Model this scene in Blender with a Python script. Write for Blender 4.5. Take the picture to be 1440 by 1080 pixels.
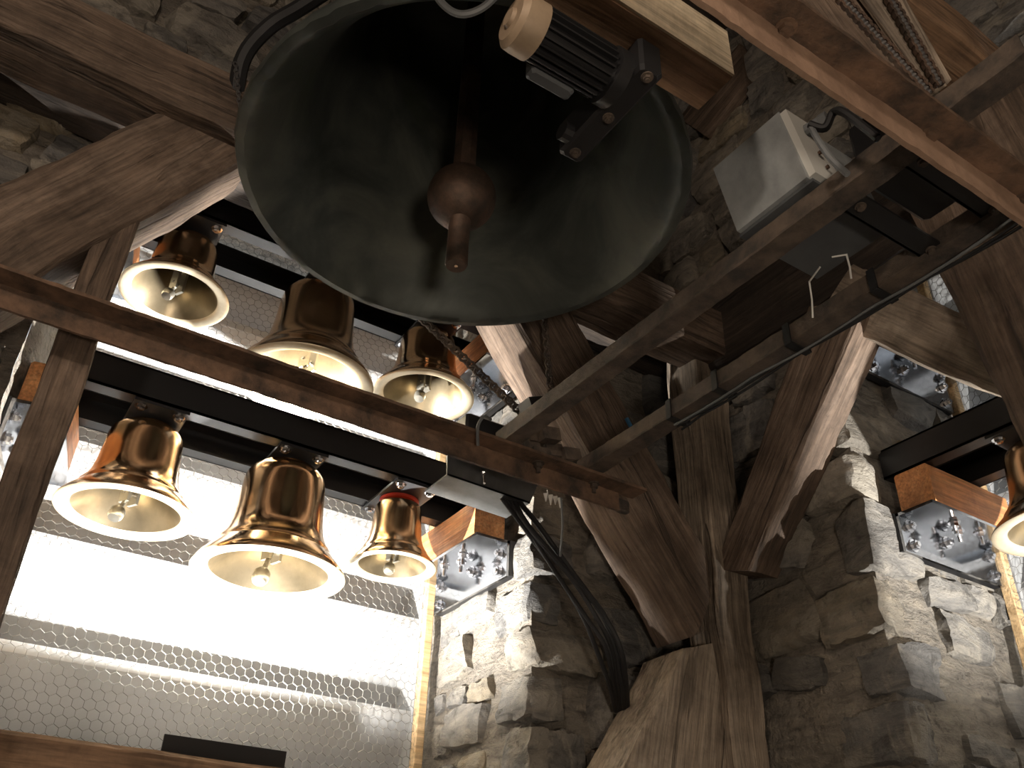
import bpy, math, random
from mathutils import Vector, Matrix, noise
scn = bpy.context.scene
for o in list(bpy.data.objects): bpy.data.objects.remove(o)
COL = scn.collection
random.seed(7)

# ---------------------------------------------------------------- camera
FPX = 1262.0
CAM_R = Vector((0.8375, -0.5457, 0.0293)); CAM_D = Vector((0.3195, 0.4454, -0.8364)); CAM_F = Vector((0.4433, 0.7098, 0.5474))
CAM_F.normalize(); CAM_R = (CAM_R - CAM_F * CAM_R.dot(CAM_F)).normalized(); CAM_D = CAM_F.cross(CAM_R)
cd = bpy.data.cameras.new('camera'); cam = bpy.data.objects.new('camera', cd); COL.objects.link(cam)
cd.sensor_width = 36; cd.lens = FPX / 1440 * 36; cd.clip_start = 0.02
u = -CAM_D
cam.matrix_world = Matrix(((CAM_R.x, u.x, -CAM_F.x, 0), (CAM_R.y, u.y, -CAM_F.y, 0), (CAM_R.z, u.z, -CAM_F.z, 0), (0, 0, 0, 1)))
scn.camera = cam
# ---------------------------------------------------------------- sky, lights, exposure
w = bpy.data.worlds.new('sky'); scn.world = w; w.use_nodes = True
bg = w.node_tree.nodes['Background']; bg.inputs[0].default_value = (0.93, 0.97, 1.0, 1); bg.inputs[1].default_value = 1.4
scn.cycles.max_bounces = 8; scn.cycles.diffuse_bounces = 4; scn.cycles.glossy_bounces = 4
vs = scn.view_settings; vs.view_transform = 'Standard'; vs.look = 'None'; vs.gamma = 1; vs.use_curve_mapping = False; vs.exposure = 0.0
def lamp(name, loc, power, color, size=0.12, kind='POINT', target=None, **kw):
    d = bpy.data.lights.new(name, kind); d.energy = power; d.color = color
    if kind in ('POINT', 'SPOT'): d.shadow_soft_size = size
    for k, v in kw.items(): setattr(d, k, v)
    o = bpy.data.objects.new(name, d); COL.objects.link(o); o.location = loc
    if target is not None: o.rotation_euler = (Vector(target) - Vector(loc)).to_track_quat('-Z', 'Y').to_euler()
    return o
lamp('room_bulb', (-0.55, -0.25, 1.15), 27, (1.0, 0.82, 0.67), 0.06)
lamp('low_fill', (-0.10, -0.75, -0.25), 34, (1.0, 0.84, 0.68), 0.10)  # unseen warm fill, added low behind the camera to lift dim faces

# ---------------------------------------------------------------- helpers
def ray(px, py): return CAM_R * ((px - 720) / FPX) + CAM_D * ((py - 540) / FPX) + CAM_F
def P(px, py, X=None, Y=None, Z=None, d=None):
    r = ray(px, py)
    if X is not None: return r * (X / r.x)
    if Y is not None: return r * (Y / r.y)
    if Z is not None: return r * (Z / r.z)
    return r * d
def proj(p):
    p = Vector(p); z = p.dot(CAM_F)
    if z < 0.05: return None
    return (p.dot(CAM_R) / z * FPX + 720, p.dot(CAM_D) / z * FPX + 540)
def in_view(p, m=60):
    q = proj(p)
    return q is not None and -m < q[0] < 1440 + m and -m < q[1] < 1080 + m
def V(*a): return Vector(a)
WL = {}
def wloc(o): return WL.get(o.name, V(0, 0, 0))
def tag(o, label=None, cat=None, group=None, kind=None):
    if label: o['label'] = label
    if cat: o['category'] = cat
    if group: o['group'] = group
    if kind: o['kind'] = kind
    return o
def empty(name, loc, label=None, cat=None, group=None, kind=None):
    o = bpy.data.objects.new(name, None); COL.objects.link(o); o.location = loc; o.empty_display_size = 0.05
    WL[o.name] = Vector(loc); return tag(o, label, cat, group, kind)
class MB:
    def __init__(s): s.v = []; s.f = []
    def add(s, vs, fs):
        n = len(s.v); s.v += [tuple(x) for x in vs]; s.f += [tuple(i + n for i in f) for f in fs]; return s
    def hexa(s, c):   # 8 corners: bottom 4 ccw, top 4
        return s.add(c, [(3, 2, 1, 0), (4, 5, 6, 7), (0, 1, 5, 4), (1, 2, 6, 5), (2, 3, 7, 6), (3, 0, 4, 7)])
    def box(s, lo, hi, bev=0.0):
        x0, y0, z0 = lo; x1, y1, z1 = hi
        if bev <= 0:
            return s.hexa([(x0, y0, z0), (x1, y0, z0), (x1, y1, z0), (x0, y1, z0), (x0, y0, z1), (x1, y0, z1), (x1, y1, z1), (x0, y1, z1)])
        b = bev; ring = lambda i, z: [(x0 + b + i, y0 + i, z), (x1 - b - i, y0 + i, z), (x1 - i, y0 + b + i, z), (x1 - i, y1 - b - i, z), (x1 - b - i, y1 - i, z), (x0 + b + i, y1 - i, z), (x0 + i, y1 - b - i, z), (x0 + i, y0 + b + i, z)]
        v = ring(b, z0) + ring(0, z0 + b) + ring(0, z1 - b) + ring(b, z1); f = [tuple(range(7, -1, -1)), tuple(range(24, 32))]
        for k in range(3):
            for j in range(8): f.append((k * 8 + j, k * 8 + (j + 1) % 8, k * 8 + 8 + (j + 1) % 8, k * 8 + 8 + j))
        return s.add(v, f)
    def obox(s, c, ax, ay, az):  # oriented box, half vectors
        c = Vector(c); q = []
        for k in (-1, 1):
            for i, j in ((-1, -1), (1, -1), (1, 1), (-1, 1)): q.append(c + ax * i + ay * j + az * k)
        return s.hexa(q)
    def cyl(s, p0, p1, r0, n=12, r1=None, cap=True, ph=0.0):
        return s.tube([p0, p1], [r0, r0 if r1 is None else r1], n, cap, ph)
    def tube(s, pts, r, n=8, cap=True, ph=0.0):
        pts = [Vector(p) for p in pts]; m = len(pts)
        if not isinstance(r, (list, tuple)): r = [r] * m
        v = []; f = []; a = None
        for i, p in enumerate(pts):
            t = (pts[min(i + 1, m - 1)] - pts[max(i - 1, 0)]).normalized()
            if a is None: a = t.cross(V(0, 0, 1)) if abs(t.z) < 0.9 else t.cross(V(1, 0, 0))
            a = (a - t * a.dot(t)).normalized(); b = t.cross(a)
            for j in range(n):
                th = ph + 2 * math.pi * j / n; v.append(p + (a * math.cos(th) + b * math.sin(th)) * r[i])
        for i in range(m - 1):
            for j in range(n): f.append((i * n + j, i * n + (j + 1) % n, (i + 1) * n + (j + 1) % n, (i + 1) * n + j))
        if cap: f.append(tuple(range(n - 1, -1, -1))); f.append(tuple(range((m - 1) * n, m * n)))
        return s.add(v, f)
    def lathe(s, c, prof, n=48, axis=None, fn=None):
        c = Vector(c); v = []; f = []; m = len(prof)
        az = Vector(axis).normalized() if axis else V(0, 0, 1)
        ax = az.cross(V(0, 1, 0)) if abs(az.y) < 0.9 else az.cross(V(1, 0, 0)); ax.normalize(); ay = az.cross(ax)
        for i, (r, z) in enumerate(prof):
            for j in range(n):
                th = 2 * math.pi * j / n; rr = max(r, 1e-5); zz = z
                if fn: rr, zz = fn(rr, zz, th)
                v.append(c + (ax * math.cos(th) + ay * math.sin(th)) * rr + az * zz)
        for i in range(m - 1):
            for j in range(n): f.append((i * n + j, i * n + (j + 1) % n, (i + 1) * n + (j + 1) % n, (i + 1) * n + j))
        return s.add(v, f)
    def ball(s, c, r, n=24, sc=(1, 1, 1)):
        prof = [(r * math.sin(math.pi * i / (n // 2)), -r * math.cos(math.pi * i / (n // 2)) * sc[2]) for i in range(n // 2 + 1)]
        return s.lathe(c, prof, n)
    def build(s, name, m, parent=None, smooth=False, label=None, cat=None, group=None, kind=None, angle=35):
        off = wloc(parent) if parent else V(0, 0, 0)
        me = bpy.data.meshes.new(name); me.from_pydata([tuple(Vector(p) - off) for p in s.v], [], s.f); me.materials.append(m); me.update()
        if smooth:
            for p in me.polygons: p.use_smooth = True
            me.set_sharp_from_angle(angle=math.radians(angle))
        o = bpy.data.objects.new(name, me); COL.objects.link(o)
        if parent: o.parent = parent; WL[o.name] = off
        return tag(o, label, cat, group, kind)
def fbm(p, s, oct=3): return noise.fractal(Vector(p) * s, 0.6, 2.1, oct)

# ---------------------------------------------------------------- materials
def newmat(name):
    m = bpy.data.materials.new(name); m.use_nodes = True; nt = m.node_tree
    return m, nt, nt.nodes['Principled BSDF']
def nd(nt, t, **kw):
    n = nt.nodes.new(t)
    for k, v in kw.items():
        if k.startswith('i_'): n.inputs[k[2:].replace('_', ' ')].default_value = v
        else: setattr(n, k, v)
    return n
def ramp(nt, src, stops):
    r = nt.nodes.new('ShaderNodeValToRGB'); e = r.color_ramp.elements
    while len(e) < len(stops): e.new(0.5)
    for i, (p, c) in enumerate(stops): e[i].position = p; e[i].color = (*c, 1)
    nt.links.new(src, r.inputs[0]); return r.outputs[0]
def mixc(nt, fac, a, b, mode='MIX'):
    n = nt.nodes.new('ShaderNodeMix'); n.data_type = 'RGBA'; n.blend_type = mode
    for s, v in ((n.inputs[0], fac), (n.inputs[6], a), (n.inputs[7], b)):
        if hasattr(v, 'is_linked') or hasattr(v, 'links'): nt.links.new(v, s)
        elif isinstance(v, (int, float)): s.default_value = v
        else: s.default_value = (*v, 1)
    return n.outputs[2]
def bump(nt, b, h, st=0.4, dist=0.01):
    n = nt.nodes.new('ShaderNodeBump'); n.inputs['Strength'].default_value = st; n.inputs['Distance'].default_value = dist
    nt.links.new(h, n.inputs['Height']); nt.links.new(n.outputs[0], b.inputs['Normal'])
def coords(nt, scale=(1, 1, 1), rnd=True):
    t = nt.nodes.new('ShaderNodeTexCoord'); mp = nt.nodes.new('ShaderNodeMapping'); mp.inputs['Scale'].default_value = scale
    nt.links.new(t.outputs['Object'], mp.inputs[0])
    if rnd:
        oi = nt.nodes.new('ShaderNodeObjectInfo'); ml = nt.nodes.new('ShaderNodeMath'); ml.operation = 'MULTIPLY'; ml.inputs[1].default_value = 37.0
        nt.links.new(oi.outputs['Random'], ml.inputs[0]); cx = nt.nodes.new('ShaderNodeCombineXYZ')
        for i in range(3): nt.links.new(ml.outputs[0], cx.inputs[i])
        nt.links.new(cx.outputs[0], mp.inputs['Location'])
    return mp.outputs[0]
def noi(nt, co, scale, detail=6, rough=0.6, dist=0.0):
    n = nd(nt, 'ShaderNodeTexNoise'); n.inputs['Scale'].default_value = scale; n.inputs['Detail'].default_value = detail; n.inputs['Roughness'].default_value = rough; n.inputs['Distortion'].default_value = dist
    nt.links.new(co, n.inputs['Vector']); return n.outputs['Fac']
def mth(nt, op, a, b):
    n = nt.nodes.new('ShaderNodeMath'); n.operation = op
    for s, v in ((n.inputs[0], a), (n.inputs[1], b)):
        if isinstance(v, (int, float)): s.default_value = v
        else: nt.links.new(v, s)
    return n.outputs[0]
def wood(name, dark, mid, light, rough=0.8, bs=0.6, crack=0.5, fine=55):
    m, nt, b = newmat(name)
    co = coords(nt, (1.6, 1, 1)); cs = coords(nt, (0.09, 1, 1)); cb = coords(nt, (0.35, 1, 1))
    grain = noi(nt, cs, fine, 5, 0.65, 0.6); big = noi(nt, cb, 7, 5, 0.6, 0.8); crk = noi(nt, cs, 22, 3, 0.55, 1.2); sp = noi(nt, co, 60, 4, 0.7)
    f = mth(nt, 'ADD', mth(nt, 'MULTIPLY', grain, 0.5), mth(nt, 'MULTIPLY', big, 0.5))
    c = ramp(nt, f, [(0.33, dark), (0.5, mid), (0.66, light)])
    ck = ramp(nt, crk, [(0.35, (1, 1, 1)), (0.41, (0, 0, 0))])
    c = mixc(nt, mth(nt, 'MULTIPLY', ck, crack), c, tuple(x * 0.25 for x in dark))
    cf = coords(nt, (0.045, 1, 1)); fg = noi(nt, cf, 170, 3, 0.6, 0.3)
    c = mixc(nt, 0.55, c, ramp(nt, fg, [(0.34, (0.42, 0.40, 0.38)), (0.5, (0.95, 0.95, 0.95)), (0.66, (1.35, 1.32, 1.28))]), 'MULTIPLY')
    mt = noi(nt, co, 9, 6, 0.72, 0.4)
    c = mixc(nt, 0.5, c, ramp(nt, mt, [(0.36, (0.45, 0.44, 0.43)), (0.52, (1, 1, 1)), (0.66, (1.3, 1.28, 1.25))]), 'MULTIPLY')
    st = ramp(nt, sp, [(0.60, (0, 0, 0)), (0.75, (1, 1, 1))])
    c = mixc(nt, mth(nt, 'MULTIPLY', st, 0.35), c, dark)
    nt.links.new(c, b.inputs['Base Color']); b.inputs['Roughness'].default_value = rough
    h = mth(nt, 'SUBTRACT', mth(nt, 'ADD', mth(nt, 'ADD', grain, mth(nt, 'MULTIPLY', fg, 0.35)), mth(nt, 'MULTIPLY', big, 0.6)), mth(nt, 'MULTIPLY', ck, 0.8))
    bump(nt, b, h, bs, 0.012); return m
def metal(name, col, rough, metallic=1.0, col2=None, sc=14, bs=0.0, rough2=None):
    m, nt, b = newmat(name); co = coords(nt)
    n = noi(nt, co, sc, 6, 0.65); b.inputs['Metallic'].default_value = metallic
    if col2 is not None: nt.links.new(ramp(nt, n, [(0.36, col), (0.64, col2)]), b.inputs['Base Color'])
    else: b.inputs['Base Color'].default_value = (*col, 1)
    if rough2 is not None:
        r = nd(nt, 'ShaderNodeMapRange'); nt.links.new(noi(nt, co, sc * 2.3, 4), r.inputs[0]); r.inputs[3].default_value = rough; r.inputs[4].default_value = rough2
        r.inputs[1].default_value = 0.35; r.inputs[2].default_value = 0.65
        nt.links.new(r.outputs[0], b.inputs['Roughness'])
    else: b.inputs['Roughness'].default_value = rough
    if bs: bump(nt, b, noi(nt, co, sc * 4, 6, 0.7), bs, 0.004)
    return m
def stone_mat(name, stops, sc=9, bs=0.8, lichen=0.5):
    m, nt, b = newmat(name); co = coords(nt); cst = coords(nt, (1, 1, 3.2))
    oi = nt.nodes.new('ShaderNodeObjectInfo')
    base = ramp(nt, oi.outputs['Random'], stops)
    n1 = noi(nt, cst, sc, 8, 0.68, 0.6); n2 = noi(nt, co, sc * 6, 6, 0.7); n3 = noi(nt, co, sc * 0.7, 5, 0.65, 1.0); n4 = noi(nt, co, sc * 2.2, 5, 0.7)
    c = mixc(nt, 0.85, base, ramp(nt, n1, [(0.3, (0.28, 0.27, 0.26)), (0.48, (0.8, 0.8, 0.8)), (0.68, (1.35, 1.3, 1.2))]), 'MULTIPLY')
    c = mixc(nt, mth(nt, 'MULTIPLY', ramp(nt, n3, [(0.52, (0, 0, 0)), (0.60, (1, 1, 1))]), lichen), c, (0.40, 0.365, 0.30))
    c = mixc(nt, mth(nt, 'MULTIPLY', ramp(nt, n4, [(0.33, (1, 1, 1)), (0.42, (0, 0, 0))]), 0.55), c, (0.05, 0.045, 0.04))
    nt.links.new(c, b.inputs['Base Color']); b.inputs['Roughness'].default_value = 0.92
    bump(nt, b, mth(nt, 'ADD', mth(nt, 'MULTIPLY', n4, 0.8), mth(nt, 'ADD', n1, mth(nt, 'MULTIPLY', n2, 0.45))), bs, 0.022); return m
M = {}
M['old'] = wood('old_oak', (0.045, 0.032, 0.023), (0.14, 0.098, 0.07), (0.25, 0.185, 0.14))
M['pale'] = wood('pale_oak', (0.12, 0.092, 0.068), (0.29, 0.235, 0.18), (0.42, 0.35, 0.275), crack=0.4)
M['darkw'] = wood('dark_oak', (0.014, 0.010, 0.008), (0.036, 0.026, 0.019), (0.07, 0.05, 0.037))
M['soft'] = wood('softwood', (0.13, 0.078, 0.045), (0.28, 0.17, 0.10), (0.40, 0.26, 0.16), crack=0.25, bs=0.3)
M['planed'] = wood('planed_fir', (0.50, 0.40, 0.27), (0.62, 0.52, 0.37), (0.72, 0.62, 0.46), crack=0.1, bs=0.1)
M['hard'] = wood('new_hardwood', (0.42, 0.15, 0.05), (0.62, 0.27, 0.10), (0.75, 0.40, 0.18), rough=0.55, crack=0.15, bs=0.15, fine=80)
M['batten'] = wood('batten_wood', (0.35, 0.22, 0.10), (0.55, 0.38, 0.2), (0.68, 0.5, 0.3), crack=0.1, bs=0.2)
M['rust'] = metal('rusted_iron', (0.06, 0.043, 0.032), 0.8, 0.15, (0.25, 0.15, 0.095), 16, 0.8)
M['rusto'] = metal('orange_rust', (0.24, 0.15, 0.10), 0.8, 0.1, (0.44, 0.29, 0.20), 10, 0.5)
M['rustd'] = metal('dark_rusted_iron', (0.05, 0.042, 0.036), 0.75, 0.2, (0.16, 0.12, 0.09), 22, 0.6)
M['black'] = metal('black_paint', (0.012, 0.012, 0.013), 0.38, 0.0)
M['blackm'] = metal('black_plate', (0.05, 0.05, 0.052), 0.35, 0.6)
M['steel'] = metal('polished_steel', (0.46, 0.47, 0.49), 0.07, 1.0, (0.36, 0.37, 0.39), 9, 0, 0.15)
M['zinc'] = metal('galvanised', (0.55, 0.56, 0.58), 0.35, 1.0, (0.40, 0.41, 0.43), 25)
M['bolt'] = metal('bolt_steel', (0.72, 0.72, 0.74), 0.15, 1.0)
M['bronze'] = metal('polished_bronze', (0.86, 0.60, 0.36), 0.12, 1.0, (0.76, 0.51, 0.30), 5, 0, 0.26)
M['bronzein'] = metal('cast_bronze', (0.78, 0.70, 0.53), 0.42, 0.75, (0.60, 0.50, 0.35), 10, 0.12)
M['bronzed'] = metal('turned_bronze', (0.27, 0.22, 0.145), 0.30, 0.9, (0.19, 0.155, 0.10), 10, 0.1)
M['silver'] = metal('clapper_metal', (0.36, 0.34, 0.29), 0.3, 0.9)
M['iron'] = metal('clapper_iron', (0.06, 0.045, 0.035), 0.6, 0.6, (0.16, 0.10, 0.07), 20, 0.4)
M['encl'] = metal('grey_enclosure', (0.27, 0.29, 0.295), 0.5, 0.2, (0.42, 0.445, 0.45), 14, 0.1)
M['encld'] = metal('dark_grey_enclosure', (0.085, 0.09, 0.095), 0.5, 0.3, (0.12, 0.13, 0.135), 8)
M['white'] = metal('white_plastic', (0.62, 0.62, 0.58), 0.5, 0.0)
M['tie'] = metal('cable_tie', (0.75, 0.74, 0.70), 0.5, 0.0)
M['rubber'] = metal('black_rubber', (0.012, 0.012, 0.013), 0.65, 0.0)
M['greycab'] = metal('grey_cable', (0.16, 0.17, 0.175), 0.5, 0.0)
M['blue'] = metal('blue_plastic', (0.06, 0.25, 0.5), 0.5, 0.0)
M['tan'] = metal('tan_paint', (0.40, 0.30, 0.20), 0.5, 0.1, (0.30, 0.22, 0.15), 20)
M['alu'] = metal('dull_aluminium', (0.24, 0.245, 0.245), 0.4, 0.8, (0.16, 0.165, 0.165), 15)
M['louvre'] = metal('white_louvre', (0.43, 0.435, 0.435), 0.55, 0.0, (0.38, 0.385, 0.39), 5)
M['wire'] = metal('wire', (0.16, 0.155, 0.14), 0.5, 0.6)
M['red'] = metal('red_seal', (0.5, 0.05, 0.03), 0.5, 0.0)
M['stone'] = stone_mat('rubble_stone', [(0.0, (0.13, 0.125, 0.115)), (0.3, (0.27, 0.255, 0.235)), (0.5, (0.17, 0.168, 0.165)), (0.7, (0.33, 0.30, 0.255)), (0.85, (0.22, 0.20, 0.17)), (1.0, (0.34, 0.28, 0.19))])
M['mortar'] = stone_mat('lime_mortar', [(0, (0.33, 0.295, 0.25)), (1, (0.33, 0.295, 0.25))], 16, 1.0, 0.3)
# big bell patina
m, nt, b = newmat('bell_patina'); co = coords(nt, rnd=False)
n1 = noi(nt, co, 5, 6, 0.6, 0.8); n2 = noi(nt, co, 22, 6, 0.7); n3 = noi(nt, co, 3.1, 4, 0.6, 1.5)
c = ramp(nt, n1, [(0.3, (0.034, 0.041, 0.038)), (0.5, (0.08, 0.089, 0.08)), (0.68, (0.145, 0.153, 0.13))])
c = mixc(nt, mth(nt, 'MULTIPLY', ramp(nt, n3, [(0.54, (0, 0, 0)), (0.70, (1, 1, 1))]), 0.5), c, (0.062, 0.078, 0.034))
c = mixc(nt, mth(nt, 'MULTIPLY', ramp(nt, n2, [(0.62, (0, 0, 0)), (0.72, (1, 1, 1))]), 0.2), c, (0.15, 0.145, 0.13))
nt.links.new(c, b.inputs['Base Color']); b.inputs['Roughness'].default_value = 0.5; b.inputs['Metallic'].default_value = 0.45
bump(nt, b, n2, 0.15, 0.004); M['patina'] = m
# lamp glass of floodlights
m, nt, b = newmat('lamp_glass'); b.inputs['Emission Color'].default_value = (1, 0.98, 0.95, 1); b.inputs['Emission Strength'].default_value = 30; M['glow'] = m

# ---------------------------------------------------------------- room shell
XW, YW = 1.49, 1.535          # inner faces of the two window walls
FL, CE = -1.5, 2.5
LX0, LX1, LZ0, LZ1 = -0.04, 1.028, 0.10, 1.66     # left window opening
RY0, RY1 = -0.07, 1.020                          # right window opening
OUT = 0.66                                       # wall thickness
def patch(mb, o, uvec, vvec, step, amp=0.012):
    o, uvec, vvec = Vector(o), Vector(uvec), Vector(vvec); nu = max(1, int(uvec.length / step)); nv = max(1, int(vvec.length / step))
    v = []
    for j in range(nv + 1):
        for i in range(nu + 1):
            p = o + uvec * (i / nu) + vvec * (j / nv)
            if amp: p = p + noise.noise_vector(p * 9) * amp + noise.noise_vector(p * 31) * amp * 0.5
            v.append(p)
    mb.add(v, [(j * (nu + 1) + i, j * (nu + 1) + i + 1, (j + 1) * (nu + 1) + i + 1, (j + 1) * (nu + 1) + i) for j in range(nv) for i in range(nu)])
S = 0.022; H = CE - FL
mb = MB()
patch(mb, (LX1, YW, LZ0), (XW + 0.02 - LX1, 0, 0), (0, 0, LZ1 - LZ0), S)
patch(mb, (LX1, YW, FL), (XW + 0.02 - LX1, 0, 0), (0, 0, LZ0 - FL), 0.2)
patch(mb, (-1.3, YW, FL), (1.3 + LX0, 0, 0), (0, 0, LZ0 - FL), 0.2)
patch(mb, (-1.3, YW, LZ0), (1.3 + LX0, 0, 0), (0, 0, LZ1 - LZ0), 0.03)
patch(mb, (-1.3, YW, LZ1), (1.32 + XW, 0, 0), (0, 0, CE - LZ1), 0.03)
patch(mb, (LX0, YW, FL), (LX1 - LX0, 0, 0), (0, 0, LZ0 - FL), 0.2)
patch(mb, (LX1, YW, LZ0), (0, OUT, 0), (0, 0, LZ1 - LZ0), S)                 # right reveal
patch(mb, (LX0, YW, LZ0), (0.13, OUT, 0), (0, 0, LZ1 - LZ0), S)              # splayed left reveal
patch(mb, (LX0, YW, LZ0), (LX1 - LX0, 0, 0), (0, OUT, 0), 0.05)
patch(mb, (LX0, YW, LZ1), (LX1 - LX0, 0, 0), (0, OUT, 0), 0.05)
wall_left = mb.build('wall_left', M['mortar'], None, True, kind='structure', angle=80)
mb = MB()
patch(mb, (XW, RY1, LZ0), (0, YW + 0.02 - RY1, 0), (0, 0, LZ1 - LZ0), S)
patch(mb, (XW, RY1, FL), (0, YW + 0.02 - RY1, 0), (0, 0, LZ0 - FL), 0.2)
patch(mb, (XW, -1.2, FL), (0, 1.2 + RY1, 0), (0, 0, LZ0 - FL), 0.2)
patch(mb, (XW, -1.2, LZ0), (0, 1.2 + RY0, 0), (0, 0, LZ1 - LZ0), 0.1)
patch(mb, (XW, -1.2, LZ1), (0, 1.22 + YW, 0), (0, 0, CE - LZ1), 0.03)
patch(mb, (XW, RY1, LZ0), (OUT, 0, 0), (0, 0, LZ1 - LZ0), S)
patch(mb, (XW, RY0, LZ0), (OUT, 0, 0), (0, 0, LZ1 - LZ0), 0.06)
patch(mb, (XW, RY0, LZ0), (OUT, 0, 0), (0, RY1 - RY0, 0), 0.06)
patch(mb, (XW, RY0, LZ1), (OUT, 0, 0), (0, RY1 - RY0, 0), 0.06)
wall_right = mb.build('wall_right', M['mortar'], None, True, kind='structure', angle=80)
mb = MB(); patch(mb, (-1.3, -1.2, FL), (0, 1.2 + YW, 0), (0, 0, H), 0.15, 0.02); mb.build('wall_rear', M['mortar'], None, True, kind='structure')
mb = MB(); patch(mb, (-1.3, -1.2, FL), (1.3 + XW, 0, 0), (0, 0, H), 0.15, 0.02); mb.build('wall_near', M['mortar'], None, True, kind='structure')
MB().box((-1.3, -1.2, FL - 0.05), (XW, YW, FL)).build('floor', M['darkw'], None, kind='structure')
MB().box((-1.35, -1.25, CE), (XW + 0.1, YW + 0.1, CE + 0.05)).build('ceiling', M['darkw'], None, kind='structure')

# stones: each one a rough block set in the mortar
STN = {}
def rough_block(seed, half, n=8, jit=0.24, amp=0.008):
    rnd = random.Random(seed); cj = [V(rnd.uniform(-jit, jit) * half[0], rnd.uniform(-jit, jit) * half[1], rnd.uniform(-0.12, 0.12) * half[2]) for _ in range(8)]
    idx = {}; v = []; f = []; off = V(seed * 1.37 % 50, seed * 2.11 % 50, seed * 0.77 % 50)
    def vert(i, j, k):
        key = (i, j, k)
        if key in idx: return idx[key]
        a, b_, c_ = 2 * i / n - 1, 2 * j / n - 1, 2 * k / n - 1
        ma = max(abs(a), abs(b_), abs(c_)); ln = math.sqrt(a * a + b_ * b_ + c_ * c_)
        k_ = 1 - 0.15 * (1 - ma / ln) / 0.42
        p = V(a * half[0], b_ * half[1], c_ * half[2]) * k_
        fa, fb, fc = (a + 1) / 2, (b_ + 1) / 2, (c_ + 1) / 2
        for q in range(8):
            p = p + cj[q] * ((fa if q & 1 else 1 - fa) * (fb if q & 2 else 1 - fb) * (fc if q & 4 else 1 - fc))
        p = p + noise.noise_vector(p * 11 + off) * amp + noise.noise_vector(p * 34 + off) * amp * 0.5
        cl_ = noise.cell_vector(V(p.x * 16, p.y * 16, p.z * 16) + noise.noise_vector(p * 20 + off) * 0.8 + off) - V(0.5, 0.5, 0.5)
        p = p + cl_ * amp * 0.9
        idx[key] = len(v); v.append(p); return idx[key]
    for (A, B, C, s) in ((0, 1, 2, 0), (0, 1, 2, n), (0, 2, 1, 0), (0, 2, 1, n), (1, 2, 0, 0), (1, 2, 0, n)):
        for i in range(n):
            for j in range(n):
                q = []
                for di, dj in ((0, 0), (1, 0), (1, 1), (0, 1)):
                    t = [0, 0, 0]; t[A] = i + di; t[B] = j + dj; t[C] = s; q.append(vert(*t))
                if (s == 0) == ((A, B) != (0, 2)): q.reverse()
                f.append(tuple(q))
    return v, f
SEED = [100]
def stone(parent, c, ax, ay, az, half, n=8, jit=0.24):
    SEED[0] += 1
    v, f = rough_block(SEED[0], half, n, jit)
    v = [c + ax * p.x + ay * p.y + az * p.z for p in v]
    MB().add([p - c for p in v], f)
    me = bpy.data.meshes.new('stone'); me.from_pydata([tuple(p - c) for p in v], [], f); me.materials.append(M['stone']); me.update()
    for p in me.polygons: p.use_smooth = True
    me.set_sharp_from_angle(angle=math.radians(26))
    o = bpy.data.objects.new('stone', me); COL.objects.link(o); o.parent = parent; o.location = c; return o
def rubble(parent, o, ud, vd, nd_, u0, u1, v0, v1, hmin=0.05, hmax=0.12, wmin=0.08, wmax=0.22, seed=1, depth=0.05, skip=None, out=(0.020, 0.046)):
    rnd = random.Random(seed); o, ud, vd, nd_ = Vector(o), Vector(ud), Vector(vd), Vector(nd_)
    v = v0
    while v < v1 - 0.02:
        h = rnd.uniform(hmin, hmax); h = min(h, v1 - v); uu = u0 - rnd.uniform(0, 0.03) * (u0 != 0)
        while uu < u1 - 0.02:
            wd = min(rnd.uniform(wmin, wmax), u1 - uu)
            hh = h * rnd.uniform(0.8, 1.0); cu, cv = uu + wd / 2, v + h / 2 + rnd.uniform(-0.01, 0.01)
            c = o + ud * cu + vd * cv + nd_ * (rnd.uniform(*out) - depth)
            uu += wd
            if wd < 0.045 or not in_view(c, 40) or (skip and skip(c)): continue
            if rnd.random() < 0.05: continue
            tw = rnd.uniform(-0.12, 0.12); a = ud * math.cos(tw) + vd * math.sin(tw); b_ = vd * math.cos(tw) - ud * math.sin(tw)
            stone(parent, c, a, b_, nd_, ((wd - 0.006) / 2, (hh - 0.004) / 2, depth))
        v += h
X_, Y_, Z_ = V(1, 0, 0), V(0, 1, 0), V(0, 0, 1)
def quoins(parent, corner, fu, ru, z0, z1, seed):
    """stones that turn the corner between wall face (direction fu) and reveal (direction ru)"""
    rnd = random.Random(seed); z = z0; k = 0
    while z < z1:
        h = rnd.uniform(0.09, 0.17); lf = rnd.uniform(0.13, 0.2) if k % 2 else rnd.uniform(0.08, 0.12); lr = rnd.uniform(0.07, 0.11) if k % 2 else rnd.uniform(0.13, 0.19)
        pf, pr = rnd.uniform(0.018, 0.036), rnd.uniform(0.014, 0.030)
        c = corner + fu * (lf / 2 - pr) + ru * (lr / 2 - pf) + Z_ * (z + h / 2)
        if in_view(c, 60): stone(parent, c, fu, ru, Z_, ((lf) / 2 + 0.0, (lr) / 2, (h - 0.012) / 2), 10, 0.15)
        z += h; k += 1
quoins(wall_left, V(LX1, YW, 0), X_, Y_, LZ0 + 0.05, 1.5, 11)
quoins(wall_right, V(XW, RY1, 0), Y_, X_, LZ0 + 0.05, 1.5, 23)
rubble(wall_left, (LX1, YW, 0), X_, Z_, -Y_, 0.16, XW - LX1, LZ0 + 0.05, 1.5, 0.08, 0.17, 0.12, 0.26, 3)
rubble(wall_left, (LX1, YW, 0), Y_, Z_, -X_, 0.16, 0.40, LZ0 + 0.05, 1.5, 0.05, 0.13, 0.07, 0.17, 4, out=(0.012, 0.034))
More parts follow.
